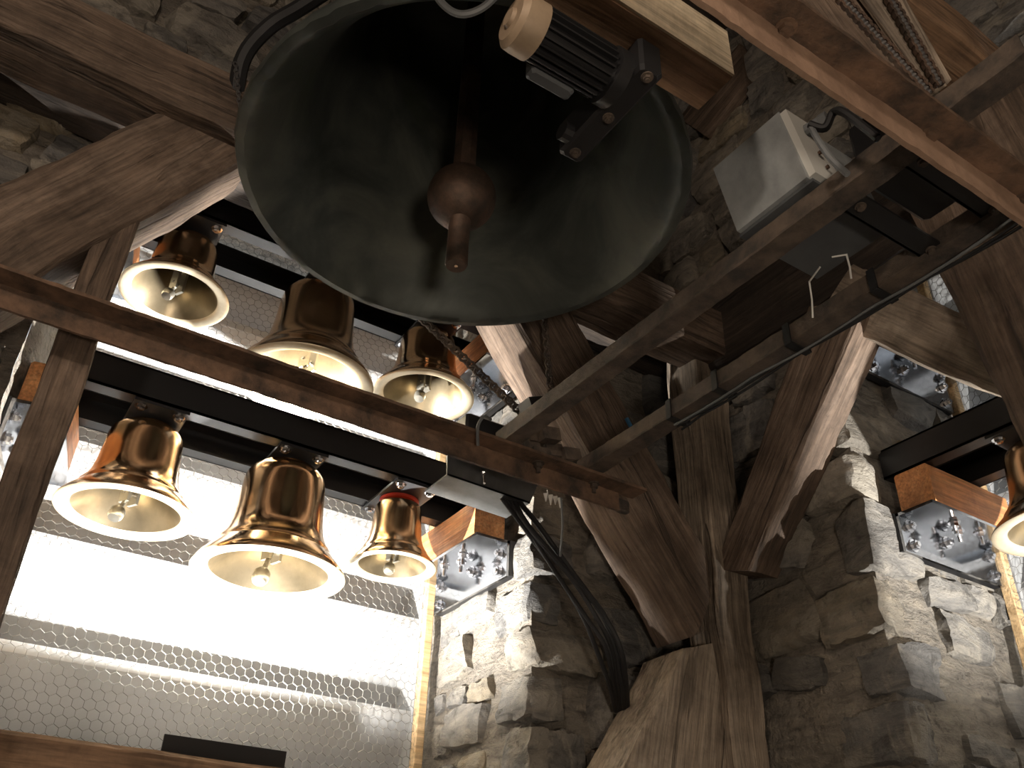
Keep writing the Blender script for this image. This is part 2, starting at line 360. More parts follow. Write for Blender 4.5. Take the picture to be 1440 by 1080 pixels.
rubble(wall_right, (XW, RY1, 0), Y_, Z_, -X_, 0.16, YW - RY1, LZ0 + 0.05, 1.62, 0.08, 0.18, 0.13, 0.30, 5)
rubble(wall_right, (XW, RY1, 0), X_, Z_, -Y_, 0.16, 0.42, LZ0 + 0.05, 1.5, 0.05, 0.14, 0.08, 0.2, 6, out=(0.012, 0.034))
rubble(wall_right, (XW, 0, 0), Y_, Z_, -X_, 0.25, YW, 1.66, CE, 0.08, 0.17, 0.1, 0.24, 8)
rubble(wall_left, (0, YW, 0), X_, Z_, -Y_, -0.55, 1.2, LZ1, CE, 0.07, 0.16, 0.1, 0.24, 9)
rubble(wall_left, (0, YW, 0), X_, Z_, -Y_, -0.45, LX0 - 0.02, 0.5, LZ1, 0.06, 0.13, 0.08, 0.2, 10)

# ---------------------------------------------------------------- windows: louvres
def louvre_window(name, left):
    w_ = empty(name, (0.5, YW + 0.5, LZ0) if left else (XW + 0.5, 0.5, LZ0), kind='structure')
    a0, a1 = (LX0 + 0.05, LX1) if left else (RY0, RY1); base = YW if left else XW
    for k in range(9):
        zt = 0.512 - 0.2245 * 2 + 0.2245 * k
        if zt > 1.72: break
        y0, y1 = base + 0.465, base + 0.60; zb = zt - 0.255; t = 0.022
        sec = [(y0, zt), (y0, zt - t), (y1, zb - t), (y1, zb)]
        q = MB(); vv = []
        for a in (a0, a1):
            for (y, z) in sec: vv.append((a, y, z) if left else (y, a, z))
        q.add(vv, [(0, 1, 2, 3), (7, 6, 5, 4), (0, 4, 5, 1), (1, 5, 6, 2), (2, 6, 7, 3), (3, 7, 4, 0)])
        q.build('louvre_slat', M['louvre'], w_)
    for a in (a0, a1):
        s_ = 0.03 if a == a0 else -0.03
        lo, hi = (min(a, a + s_), base + 0.455, LZ0), (max(a, a + s_), base + 0.62, LZ1)
        if not left: lo, hi = (lo[1], lo[0], lo[2]), (hi[1], hi[0], hi[2])
        MB().box(lo, hi).build('window_jamb', M['louvre'], w_)
    return w_
louvre_window('window_1', True); louvre_window('window_2', False)

# chicken wire on battens
def hexmesh(o, ud, vd, lu, lv, cell=0.021, r=0.0006):
    mb_ = MB(); a = cell / math.sqrt(3); o, ud, vd = Vector(o), Vector(ud), Vector(vd); nrm = ud.cross(vd)
    def wire(p, q):
        p3, q3 = o + ud * p[0] + vd * p[1], o + ud * q[0] + vd * q[1]
        s_ = nrm * (fbm(p3, 6) * 0.012); p3 = p3 + s_; q3 = q3 + nrm * (fbm(q3, 6) * 0.012)
        t = (q3 - p3).normalized(); b1 = t.cross(nrm).normalized() * r; n1_ = nrm * r
        mb_.add([p3 + b1, p3 - b1 * 0.5 + n1_, p3 - b1 * 0.5 - n1_, q3 + b1, q3 - b1 * 0.5 + n1_, q3 - b1 * 0.5 - n1_], [(0, 1, 4, 3), (1, 2, 5, 4), (2, 0, 3, 5)])
    ny = int(lv / (1.5 * a)); nx = int(lu / cell)
    for j in range(ny):
        for i in range(nx):
            cx, cy = (i + 0.5 * (j % 2)) * cell + cell / 2, j * 1.5 * a + a
            p = [(cx + a * math.sin(th), cy + a * math.cos(th)) for th in (0, math.pi / 3, 2 * math.pi / 3, -math.pi / 3)]
            wire(p[0], p[1]); wire(p[1], p[2]); wire(p[0], p[3])
    return mb_
def wire_screen(left, label):
    base = (YW if left else XW) + 0.40
    sc_ = empty('wire_screen', (0.5, base, LZ0) if left else (base, 0.5, LZ0), label, 'wire screen')
    if left: hexmesh((0.03, base, LZ0 + 0.02), X_, Z_, 0.96, LZ1 - LZ0 - 0.04).build('wire_mesh', M['wire'], sc_)
    else: hexmesh((base, 0.30, LZ0 + 0.02), Y_, Z_, 0.68, LZ1 - LZ0 - 0.04).build('wire_mesh', M['wire'], sc_)
    for a in ((0.058, 0.988) if left else (RY0 + 0.02, 0.983)):
        lo, hi = (a - 0.011, base - 0.012, LZ0 + 0.01), (a + 0.011, base + 0.012, LZ1 - 0.01)
        if not left: lo, hi = (lo[1], lo[0], lo[2]), (hi[1], hi[0], hi[2])
        MB().box(lo, hi, 0.002).build('batten', M['batten'], sc_)
wire_screen(True, 'chicken wire on wooden battens covering the left louvred window behind the six bells')
wire_screen(False, 'chicken wire on wooden battens over the louvred window at the right edge')

# ---------------------------------------------------------------- timbers
def timber(name, a, b, c, d, e, mat, label, amp=0.004, step=0.03, cat='timber', shrink=True):
    """front face a->b (lower edge), d->c (upper edge); e = depth vector"""
    a, b, c, d, e = map(Vector, (a, b, c, d, e))
    n = max(4, int((b - a).length / step)); K = 4; v = []; f = []
    org = (a + d + e) / 2; lx = ((b + c) - (a + d)).normalized(); ly = e - lx * e.dot(lx); ly.normalize(); lz = lx.cross(ly)
    m3 = Matrix((lx, ly, lz)); off = V(hash(name) % 7, len(label) * 0.37, SEED[0] % 13)
    for i in range(n + 1):
        t = i / n; lo = a.lerp(b, t); hi = d.lerp(c, t); sec = []
        cn = [lo, hi, hi + e, lo + e]; ctr = (lo + hi + e) / 2
        for s_ in range(4):
            p0, p1 = cn[s_], cn[(s_ + 1) % 4]
            for k in range(K):
                fr = [0.05, 0.33, 0.66, 0.95][k]
                sec.append(p0.lerp(p1, fr))
        for p in sec:
            q = p + noise.noise_vector(p * 7 + off) * amp + noise.noise_vector(p * 24 + off) * amp * 0.4
            v.append(m3 @ (q - org))
    m_ = 4 * K
    for i in range(n):
        for j in range(m_): f.append((i * m_ + j, i * m_ + (j + 1) % m_, (i + 1) * m_ + (j + 1) % m_, (i + 1) * m_ + j))
    f.append(tuple(range(m_ - 1, -1, -1))); f.append(tuple(range(n * m_, (n + 1) * m_)))
    me = bpy.data.meshes.new(name); me.from_pydata([tuple(p) for p in v], [], f); me.materials.append(mat); me.update()
    for p in me.polygons: p.use_smooth = True
    me.set_sharp_from_angle(angle=math.radians(30))
    import bmesh as _b
    bm = _b.new(); bm.from_mesh(me); _b.ops.recalc_face_normals(bm, faces=bm.faces); bm.to_mesh(me); bm.free()
    o = bpy.data.objects.new(name, me); COL.objects.link(o)
    o.matrix_world = Matrix.Translation(org) @ m3.transposed().to_4x4()
    WL[o.name] = org
    return tag(o, label, cat)
def tX(name, x0, x1, y0, y1, z0, z1, mat, label, **k):   # along X
    return timber(name, (x0, y0, z0), (x1, y0, z0), (x1, y0, z1), (x0, y0, z1), (0, y1 - y0, 0), mat, label, **k)
def tY(name, y0, y1, x0, x1, z0, z1, mat, label, **k):
    return timber(name, (x0, y0, z0), (x0, y1, z0), (x0, y1, z1), (x0, y0, z1), (x1 - x0, 0, 0), mat, label, **k)
def tZ(name, z0, z1, x0, x1, y0, y1, mat, label, **k):
    return timber(name, (x0, y0, z0), (x0, y0, z1), (x1, y0, z1), (x1, y0, z0), (0, y1 - y0, 0), mat, label, **k)
def tq(name, pts, plane, depth, mat, label, **k):        # quad traced on a vertical plane, with thickness
    ax, val = plane; q = [P(px, py, **{ax: val}) for px, py in pts]
    e = V(depth, 0, 0) if ax == 'X' else V(0, depth, 0)
    return timber(name, *q, e, mat, label, **k)
tX('tie_beam', -1.28, 1.47, 1.25, 1.37, 1.29, 1.43, M['old'], 'long horizontal oak tie beam at upper left, running behind the big bell', amp=0.006)
tX('wall_plate', -1.28, 1.47, 1.40, 1.52, 1.36, 1.56, M['darkw'], 'dark timber against the stone, behind the upper left tie beam', amp=0.006)
tq('diagonal_brace', [(-420, 660), (360, 216), (300, 118), (-420, 450)], ('Y', 1.29), 0.13, M['old'], 'massive weathered diagonal timber at left, rising behind the big bell', amp=0.009)
tZ('upright_post', -1.48, 1.08, 0.001, 0.059, 1.30, 1.38, M['old'], 'narrow upright timber post at left, in front of the lower bells')
tZ('corner_post', -1.48, 1.40, 1.352, 1.452, 1.311, 1.415, M['pale'], 'upright corner post at bottom centre between the two stone piers', amp=0.006)
tq('corner_brace', [(640, 300), (980, 893), (1010, 800), (745, 330)], ('Y', 1.33), 0.13, M['old'], 'broad knotty diagonal brace below the big bell, falling to the corner post', amp=0.006)
tq('lower_brace', [(800, 1240), (962, 912), (1003, 903), (1080, 1240)], ('Y', 1.33), 0.13, M['pale'], 'pale diagonal brace at bottom centre, left of the corner post', amp=0.005)
tq('wall_brace', [(1003, 800), (1135, 430), (1215, 430), (1052, 800)], ('X', 1.375), 0.09, M['old'], 'diagonal brace rising right from the corner post to the right window', amp=0.006)
tY('wall_tie', 0.20, 1.40, 1.40, 1.485, 1.27, 1.50, M['darkw'], 'dark horizontal beam along the right wall behind the two iron bars', amp=0.006)
tq('window_brace', [(1150, 447), (1460, 580), (1460, 490), (1200, 370)], ('X', 1.40), 0.07, M['pale'], 'sloping timber above the upper steel bracket of the right window', amp=0.006)
tq('leaning_timber', [(1235, 220), (1455, 660), (1640, 600), (1420, 100)], ('X', 1.22), 0.12, M['old'], 'broad leaning timber at the right edge, under the iron beam', amp=0.006)
tX('sill_timber', 0.0, 0.99, 1.50, 1.60, 0.13, 0.264, M['soft'], 'planed brown timber at lower left corner below the window', amp=0.003)
yk = P(1284, 0, Z=1.45).y
tX('roof_timber', P(1200, -90, Z=1.45).x, 1.46, yk, yk + 0.10, 1.45, 1.56, M['soft'], 'squared roof timber at top right with a pale side', amp=0.004)
tq('timber_end', [(955, 165), (1040, 60), (1050, 118), (992, 192)], ('X', 1.45), 0.03, M['old'], 'orange brown timber between the sawn block and the right wall', amp=0.003)

# ---------------------------------------------------------------- iron frame: two angles across, two bars along
ZF = 0.80
def hexbolt(mb_, p, d, r, h, n=6): mb_.cyl(Vector(p), Vector(p) + Vector(d).normalized() * h, r, n)
def bolt_obj(parent, p, d, r=0.009, h=0.007, stud=0.012, mat='bolt', name='bolt', washer=True):
    d = Vector(d).normalized(); p = Vector(p); q = MB()
    if washer: q.cyl(p, p + d * 0.002, r * 1.45, 14)
    q.cyl(p + d * 0.002, p + d * (0.002 + h), r, 6)
    if stud: q.cyl(p + d * h, p + d * (h + stud), r * 0.55, 10)
    return q.build(name, M[mat], parent)
def iron_angle(name, lo_flange, hi_flange, lo_leg, hi_leg, mat, label, amp=0.0012, mleg=None):
    r_ = empty(name, lo_flange, label, 'iron angle')
    for nm, lo, hi in (('flange', lo_flange, hi_flange), ('leg', lo_leg, hi_leg)):
        q = MB(); ax = max(range(3), key=lambda k: hi[k] - lo[k]); L = hi[ax] - lo[ax]; n = int(L / 0.012); v = []; f = []
        oth = [k for k in range(3) if k != ax]
        for i in range(n + 1):
            for s0, s1 in ((0, 0), (1, 0), (1, 1), (0, 1)):
                p = [0, 0, 0]; p[ax] = lo[ax] + L * i / n; p[oth[0]] = (lo, hi)[s0][oth[0]]; p[oth[1]] = (lo, hi)[s1][oth[1]]
                p = Vector(p); v.append(p + noise.noise_vector(p * 60) * amp)
        for i in range(n):
            for j in range(4): f.append((i * 4 + j, i * 4 + (j + 1) % 4, i * 4 + 4 + (j + 1) % 4, i * 4 + 4 + j))
        f += [(3, 2, 1, 0), (n * 4, n * 4 + 1, n * 4 + 2, n * 4 + 3)]
        q.add(v, f).build(nm, mleg if (mleg and nm == 'leg') else mat, r_)
    return r_
b1 = iron_angle('iron_beam', (-1.28, 1.205, ZF), (1.075, 1.25, ZF + 0.006), (-1.28, 1.244, ZF - 0.038), (1.035, 1.25, ZF + 0.003), M['rust'], 'long rusty iron angle crossing in front of the small bells')
for px, py in ((835, 680), (757, 651)): bolt_obj(b1, P(px, py, Z=ZF), (0, 0, -1), 0.008, 0.008, 0.012, 'rustd')
MB().box((1.035, 1.247, ZF - 0.035), (1.066, 1.262, ZF - 0.008), 0.003).build('end_plate', M['rustd'], b1)
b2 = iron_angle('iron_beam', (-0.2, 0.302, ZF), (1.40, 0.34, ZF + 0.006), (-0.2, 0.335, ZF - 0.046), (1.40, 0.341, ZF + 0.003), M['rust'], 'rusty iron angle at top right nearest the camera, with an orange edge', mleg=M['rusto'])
for px, py in ((1305, 190), (1105, 38), (1435, 282)): bolt_obj(b2, P(px, py, Z=ZF), (0, 0, -1), 0.008, 0.006, 0.0, 'rust')
br1 = iron_angle('iron_bar', (0.742, 0.215, ZF + 0.006), (0.776, 1.24, ZF + 0.010), (0.742, 0.215, ZF + 0.010), (0.746, 1.24, ZF + 0.036), M['rustd'], 'rusty iron bar under the grey box, left of the two parallel bars')
br2 = iron_angle('iron_bar', (0.930, 0.29, ZF + 0.006), (0.966, 1.24, ZF + 0.010), (0.930, 0.29, ZF + 0.010), (0.934, 1.24, ZF + 0.036), M['rustd'], 'rusty iron bar with taped cables, right of the two parallel bars')
# tape wraps and cables along the right bar
for k, (px, py) in enumerate(((1015, 553), (1113, 487), (1222, 405), (955, 595))):
    y = P(px, py, Z=ZF).y; q = MB()
    q.box((0.926, y - 0.006, ZF + 0.001), (0.972, y + 0.006, ZF + 0.004)); q.box((0.9265, y - 0.006, ZF + 0.002), (0.929, y + 0.006, ZF + 0.039)); q.box((0.969, y - 0.006, ZF + 0.002), (0.9715, y + 0.006, ZF + 0.022))
    tag(q.build('tape_wrap', M['rubber']), 'black tape band round the right iron bar, %s' % ('third from its lower end', 'second from its upper end', 'nearest the iron beam', 'lowest of the four')[k] if k else 'black tape band round the right iron bar, second from its lower end', 'tape', 'tape bands on the right bar')
for i in range(3):
    y0, y1 = 0.36, 0.98; pts = [(0.950 + 0.005 * i + 0.004 * math.sin(5 * t + i), y0 + (y1 - y0) * t, ZF + 0.001 - 0.001 * i - 0.005 * abs(math.sin(9 * t + i * 0.6))) for t in [j / 24 for j in range(25)]]
    tag(MB().tube(pts, 0.0022, 6).build('bar_cable', M['rubber'] if i else M['greycab'], None, True), ('grey cable taped under the right iron bar', 'thin black cable under the right iron bar, beside the grey one', 'outermost black cable under the right iron bar')[i], 'cable', 'cables on the right bar')
# cross irons between the bars, with the black unit on them
for y, lab in ((0.465, 'black cross iron between the two bars beside the grey box'), (0.375, 'black cross iron between the two bars behind the orange-edged beam')):
    x_ = empty('cross_iron', (0.74, y, ZF + 0.012), lab, 'cross iron')
    MB().box((0.75, y - 0.02, ZF + 0.012), (0.962, y + 0.012, ZF + 0.016)).build('flange', M['black'], x_)
    MB().box((0.75, y + 0.009, ZF + 0.012), (0.962, y + 0.013, ZF + 0.04)).build('leg', M['blackm'], x_)
    for xx in (0.79, 0.93): bolt_obj(x_, (xx, y - 0.006, ZF + 0.012), (0, 0, -1), 0.005, 0.004, 0, 'rustd')
MB().box((0.775, 0.388, ZF + 0.03), (0.905, 0.445, ZF + 0.13), 0.006).build('black_motor_unit', M['black'], None, label='black boxed unit sitting between the two cross irons', cat='motor')
# grey control box
gb = empty('control_box', (0.80, 0.545, 0.838), 'grey metal control box resting on the two iron bars', 'control box')
by0, by1, bz = 0.480, 0.607, 0.842
MB().hexa([(0.735, by0, bz), (0.888, by0, bz), (0.888, by1, bz), (0.735, by1, bz), (0.735, by0, bz + 0.005), (0.888, by0, bz + 0.005), (0.888, by1, bz + 0.005), (0.735, by1, bz + 0.005)]).build('base_plate', M['encld'], gb)
MB().hexa([(0.729, by0 + 0.004, bz + 0.006), (0.884, by0 + 0.004, bz + 0.006), (0.884, by1 - 0.002, bz + 0.006), (0.729, by1 - 0.002, bz + 0.006), (0.698, by0 + 0.004, bz + 0.108), (0.85, by0 + 0.004, bz + 0.108), (0.85, by1 - 0.002, bz + 0.108), (0.698, by1 - 0.002, bz + 0.108)]).build('body', M['encl'], gb)
MB().hexa([(0.735, by0 - 0.006, bz + 0.010), (0.79, by0 - 0.006, bz + 0.010), (0.79, by0 + 0.004, bz + 0.010), (0.735, by0 + 0.004, bz + 0.010), (0.700, by0 - 0.006, bz + 0.105), (0.755, by0 - 0.006, bz + 0.105), (0.755, by0 + 0.004, bz + 0.105), (0.700, by0 + 0.004, bz + 0.105)]).build('end_panel', M['white'], gb)
q = MB(); gp = V(0.735, by0 - 0.006, bz + 0.085); q.cyl(gp, gp + V(0.004, -0.02, 0), 0.009, 10); q.cyl(gp + V(0.004, -0.02, 0), gp + V(0.006, -0.03, 0), 0.011, 6); q.build('cable_gland', M['greycab'], gb)
for i, (dz, dx) in enumerate(((0.05, 0.01), (0.03, 0.02))): bolt_obj(gb, (0.738 + dx, by0 - 0.006, bz + dz), (0, -1, 0), 0.003, 0.003, 0, 'iron', 'screw', False)
for i, (p0, p1) in enumerate((((1138, 395), (1143, 447)), ((1190, 357), (1197, 392)))):
    a_ = P(*p0, Z=0.842); d_ = a_.length; b_ = ray(*p1).normalized() * d_; q = MB()
    q.tube([(a_.x - 0.012, a_.y + 0.045 * i - 0.03, 0.841), (a_.x, a_.y, 0.8405), a_, a_.lerp(b_, 0.5) + V(0.002, 0, 0), b_], 0.0014, 5)
    q.build('cable_tie', M['tie'], None, label=('white cable tie dangling from the corner of the grey box', 'shorter white cable tie hanging under the grey box, right one')[i], cat='cable tie', group='cable ties of the grey box')
def cable(name, pix, r, mat, label, cat='cable', n=28):
    pts = [P(px, py, d=d) for px, py, d in pix]; out = []
    for i in range(len(pts) - 1):
        p0, p1, p2, p3 = pts[max(i - 1, 0)], pts[i], pts[i + 1], pts[min(i + 2, len(pts) - 1)]
        m_ = max(3, n // (len(pts) - 1))
        for k in range(m_):
            t = k / m_; out.append(0.5 * ((2 * p1) + (p2 - p0) * t + (2 * p0 - 5 * p1 + 4 * p2 - p3) * t * t + (3 * p1 - p0 - 3 * p2 + p3) * t ** 3))
    out.append(pts[-1]); return MB().tube(out, r, 8).build(name, M[mat], None, True, label=label, cat=cat)
cable('power_cable', [(1138, 175, 1.06), (1160, 180, 1.05), (1172, 158, 1.05), (1190, 160, 1.03), (1235, 195, 1.0)], 0.005, 'rubber', 'black cable looping from the gland of the grey box behind the beam')
cable('power_cable', [(1140, 178, 1.06), (1152, 200, 1.04), (1170, 225, 1.02), (1192, 245, 1.0)], 0.004, 'greycab', 'grey cable running down from the grey box to the left iron bar')

# ---------------------------------------------------------------- motor on its wooden block
wb = tX('mounting_block', 0.05, 0.578, 0.452, 0.515, 0.90, 0.986, M['soft'], 'sawn timber block with a pale planed side, carrying the geared motor', amp=0.0008, cat='block')
ml = wb.matrix_world.inverted()
q = MB().box((0.05, 0.4505, 0.9015), (0.5785, 0.4535, 0.985)); q.v = [tuple(ml @ Vector(p)) for p in q.v]
WL_keep = WL[wb.name]; WL[wb.name] = V(0, 0, 0); q.build('planed_side', M['planed'], wb); WL[wb.name] = WL_keep
ma, mbp = P(735, 33, Z=0.862), P(853, 108, Z=0.862); ya = (ma.y + mbp.y) / 2; xa, xb = ma.x, mbp.x; zc = 0.862; rm = 0.031
gm = empty('geared_motor', (xa, ya, zc), 'small finned electric motor on the sawn block, below the rim of the big bell', 'motor')
MB().cyl((xa, ya, zc), (xb, ya, zc), rm * 0.84, 28).build('housing', M['black'], gm, True)
for k in range(20):
    th = 2 * math.pi * k / 20; d_ = V(0, math.cos(th), math.sin(th)); t_ = V(0, -math.sin(th), math.cos(th))
    MB().obox(V((xa + xb) / 2 + 0.003, ya, zc) + d_ * rm * 0.92, V((xb - xa) / 2 - 0.012, 0, 0), t_ * 0.0011, d_ * rm * 0.12).build('fin', M['blackm'], gm)
MB().lathe((xa - 0.004, ya, zc), [(0, -0.014), (0.010, -0.014), (0.012, -0.010), (rm * 0.8, -0.010), (rm * 1.03, -0.004), (rm * 1.06, 0.004), (rm * 1.06, 0.022), (rm * 0.8, 0.022)], 32, axis=(1, 0, 0)).build('fan_cowl', M['tan'], gm, True)
MB().cyl((xb - 0.004, ya, zc), (xb + 0.012, ya, zc), rm * 1.12, 28).build('end_shield', M['blackm'], gm, True)
MB().box((xa + 0.03, ya + rm * 0.7, zc - 0.028), (xb - 0.03, ya + rm + 0.008, zc + 0.004), 0.003).build('terminal_box', M['encld'], gm)
q = MB(); q.box((xb + 0.012, ya - 0.045, zc - 0.018), (xb + 0.045, ya + 0.115, zc + 0.034), 0.004); q.build('chain_guard', M['blackm'], gm)
for dy, r_ in ((0.0, 0.019), (0.09, 0.012)):
    MB().cyl((xb + 0.0, ya + dy, zc - 0.006), (xb + 0.012, ya + dy, zc - 0.006), r_, 12).build('bearing_boss', M['blackm'], gm)
for dy in (-0.035, 0.035, 0.1): bolt_obj(gm, (xb + 0.028, ya + dy, zc - 0.018), (0, 0, -1), 0.005, 0.004, 0.004, 'rustd')

# ---------------------------------------------------------------- the big bell
BC = V(0.462, 0.899, 1.011); BR, BH = 0.35, 0.60
bb = empty('big_bell', BC, 'huge dark green bronze bell hanging overhead, seen from below', 'bell')
outer = [(0.955, 0.0), (0.992, 0.004), (1.0, 0.018), (0.985, 0.05), (0.93, 0.10), (0.86, 0.17), (0.795, 0.26), (0.735, 0.37), (0.68, 0.50), (0.64, 0.64), (0.61, 0.78), (0.585, 0.88), (0.53, 0.95), (0.40, 0.985), (0.15, 1.0), (0, 1.0)]
inner = [(0, 0.93), (0.35, 0.925), (0.47, 0.88), (0.53, 0.78), (0.57, 0.62), (0.62, 0.46), (0.68, 0.32), (0.745, 0.21), (0.81, 0.13), (0.865, 0.075), (0.905, 0.035), (0.935, 0.010), (0.955, 0.0)]
def chip(r, z, th):
    if z < 0.02:
        k = noise.noise(V(math.cos(th) * 14, math.sin(th) * 14, z * 30)) * 0.0022 + noise.noise(V(math.cos(th) * 45, math.sin(th) * 45, 3)) * 0.0012; return r + k, z + k
    return r, z
MB().lathe(BC, [(r * BR, z * BH) for r, z in inner + outer[1:]], 160, fn=chip).build('body', M['patina'], bb, True, angle=50)
CX, CY = 0.459, 0.901
cl = MB().cyl((CX, CY, 1.0), (CX - 0.003, CY, 1.56), 0.019, 8, 0.017).build('clapper', M['iron'], bb, True)
WL[cl.name] = BC
MB().ball((CX, CY, 1.001), 0.0535, 32, (1, 1, 1)).build('ball', M['iron'], cl, True)
MB().lathe((CX, CY, 0.862), [(0, 0), (0.0150, 0), (0.0168, 0.004), (0.016, 0.05), (0.0168, 0.088), (0.022, 0.098), (0.026, 0.106)], 24).build('flight', M['iron'], cl, True)
MB().cyl((CX, CY, 0.8625), (CX, CY, 0.8615), 0.003, 8).build('centre_mark', M['bolt'], cl)
q = MB()
for k in range(4):
    th = math.pi / 2 * k + 0.4; q.tube([BC + V(math.cos(th) * r, math.sin(th) * r, z) for r, z in ((0.05, BH - 0.01), (0.085, BH + 0.04), (0.07, BH + 0.10), (0.02, BH + 0.115))], 0.017, 8)
q.build('crown', M['patina'], bb, True)
MB().box((0.10, 0.93, BC.z + BH + 0.10), (0.82, 1.09, BC.z + BH + 0.26), 0.01).build('headstock', M['darkw'], bb)

# ---------------------------------------------------------------- carillon bells
bo = [(1.0, 0.018), (0.985, 0.045), (0.93, 0.095), (0.86, 0.145), (0.80, 0.19), (0.785, 0.20), (0.775, 0.215), (0.765, 0.235), (0.72, 0.275), (0.67, 0.33), (0.63, 0.40), (0.60, 0.50), (0.58, 0.62), (0.565, 0.74), (0.553, 0.84), (0.535, 0.90), (0.49, 0.945), (0.44, 0.958), (0.425, 0.962), (0.42, 0.985), (0.40, 0.995), (0.0, 1.0)]
blip = [(0.775, 0.045), (0.80, 0.020), (0.86, 0.004), (0.93, 0.0), (0.985, 0.004), (1.0, 0.018)]
bi = [(0, 0.86), (0.36, 0.855), (0.43, 0.82), (0.46, 0.72), (0.485, 0.55), (0.53, 0.40), (0.60, 0.27), (0.68, 0.16), (0.75, 0.075), (0.775, 0.045)]
def small_bell(x, z, r, top, row_axis, fixed, label, group, ang=0.0, ring=False):
    c = V(x, fixed, z) if row_axis == 'X' else V(fixed, x, z); h = top - z - 0.004
    t = empty('bell', c, label, 'bell', group)
    MB().lathe(c, [(a * r, b_ * h) for a, b_ in bo], 72).build('body', M['bronze'], t, True, angle=60)
    MB().lathe(c, [(a * r, b_ * h) for a, b_ in bi], 72).build('inner_wall', M['bronzed'], t, True, angle=60)
    MB().lathe(c, [(a * r, b_ * h) for a, b_ in blip], 72).build('lip', M['bronzein'], t, True, angle=60)
    # mounting plate under the channels with two bolts each side
    pl = MB(); hx, hy = 0.052, 0.095; ux, uy = (X_, Y_) if row_axis == 'X' else (Y_, X_)
    pc = c + Z_ * (top - z + 0.003); pl.obox(pc, ux * hx, uy * hy, Z_ * 0.003); p_ = pl.build('mounting_plate', M['blackm'], t); WL[p_.name] = c
    for sx in (-1, 1):
        for sy in (-1, 1): bolt_obj(p_, pc + ux * sx * 0.036 + uy * sy * 0.078 - Z_ * 0.003, (0, 0, -1), 0.0085, 0.006, 0.004)
    if ring: MB().lathe(c + Z_ * h * 0.995, [(r * 0.40, 0), (r * 0.47, 0.001), (r * 0.47, 0.004), (r * 0.40, 0.004)], 40).build('seal_ring', M['red'], t, True)
    s = r / 0.15; w_ = max(s, 0.75)
    cb = MB(); k0 = c + Z_ * (h * 0.30); ca, sa = math.cos(ang), math.sin(ang); fu, ru = V(ca, sa, 0), V(-sa, ca, 0)
    cb.obox(k0 + fu * 0.012 * w_ - Z_ * 0.002, fu * 0.003, ru * 0.014 * w_, Z_ * 0.036 * w_); cb.obox(k0 - fu * 0.012 * w_ - Z_ * 0.002, fu * 0.003, ru * 0.014 * w_, Z_ * 0.036 * w_)
    cb.cyl(k0 + Z_ * 0.03 * w_, c + Z_ * h * 0.86, 0.010 * w_, 12)
    yk_ = cb.build('clapper_yoke', M['silver'], t); WL[yk_.name] = c
    MB().cyl(k0 + fu * 0.017 * w_ - Z_ * 0.015 * w_, k0 - fu * 0.017 * w_ - Z_ * 0.015 * w_, 0.0045 * w_, 8).build('pivot_pin', M['bolt'], yk_)
    cl_ = MB(); e0 = k0 - Z_ * 0.012 * w_; e1 = c + V(-0.03, -0.03, 0) * s * 0.6 - Z_ * 0.006 * s
    cl_.cyl(e0, e1, 0.0052 * w_, 10); o_ = cl_.build('clapper', M['silver'], t, True); WL[o_.name] = c
    dd = (e1 - e0).normalized(); MB().lathe(e1 + dd * -0.012 * w_, [(0, 0), (0.012 * w_, 0.001), (0.0165 * w_, 0.008 * w_), (0.0165 * w_, 0.022 * w_), (0.013 * w_, 0.03 * w_), (0, 0.031 * w_)], 20, axis=dd).build('clapper_ball', M['silver'], o_, True)
    return t
YR = 1.70; T1, T2 = 0.884, 1.364
gl, gu = 'brass bells of the lower row', 'brass bells of the upper row'
small_bell(0.216, 0.695, 0.128, T1, 'X', YR, 'polished brass bell at the left end of the lower row', gl, 0.5)
small_bell(0.506, 0.641, 0.152, T1, 'X', YR, 'largest polished brass bell, middle of the lower row', gl, 0.3)
small_bell(0.772, 0.722, 0.095, T1, 'X', YR, 'smallest brass bell with a red ring, right end of the lower row', gl, 0.3, True)
small_bell(0.189, 1.203, 0.116, T2, 'X', YR, 'brass bell at the left end of the upper row under the big timber', gu, 0.5)
small_bell(0.506, 1.099, 0.157, T2, 'X', YR, 'brass bell in the middle of the upper row, half hidden by the iron beam', gu, 0.4)
small_bell(0.805, 1.171, 0.126, T2, 'X', YR, 'brass bell at the right end of the upper row', gu, 0.3)
XR = 1.66
small_bell(0.726, 0.700, 0.128, T1, 'Y', XR, 'brass bell cut off by the right edge of the picture', 'brass bell of the right window', 0.2)

# steel channels the bells hang from
def channel(a0, a1, base, side, z0, along, label):
    """U channel: web on the face nearest the gap's outside, flanges towards the other side"""
    h, fl, t = 0.066, 0.036, 0.004
    c = empty('steel_channel', (a0, base, z0) if along == 'X' else (base, a0, z0), label, 'steel channel', 'steel channels carrying the bells')
    sw = (lambda lo, hi: (lo, hi)) if along == 'X' else (lambda lo, hi: ((lo[1], lo[0], lo[2]), (hi[1], hi[0], hi[2])))
    y0, y1 = (base, base + fl) if side > 0 else (base - fl, base); wy = (base, base + t) if side > 0 else (base - t, base)
    MB().box(*sw((a0, wy[0], z0), (a1, wy[1], z0 + h))).build('web', M['black'], c)
    MB().box(*sw((a0, y0, z0), (a1, y1, z0 + t))).build('flange', M['black'], c)
    MB().box(*sw((a0, y0, z0 + h - t), (a1, y1, z0 + h))).build('flange', M['black'], c)
for z0, rn in ((0.8905, 'lower'), (1.3705, 'upper')):
    channel(0.02, 1.012, 1.600, 1, z0, 'X', 'black steel channel of the %s bell row, nearer one of the pair' % rn)
    channel(0.02, 1.012, 1.790, -1, z0, 'X', 'black steel channel of the %s bell row, farther one next to the louvres' % rn)
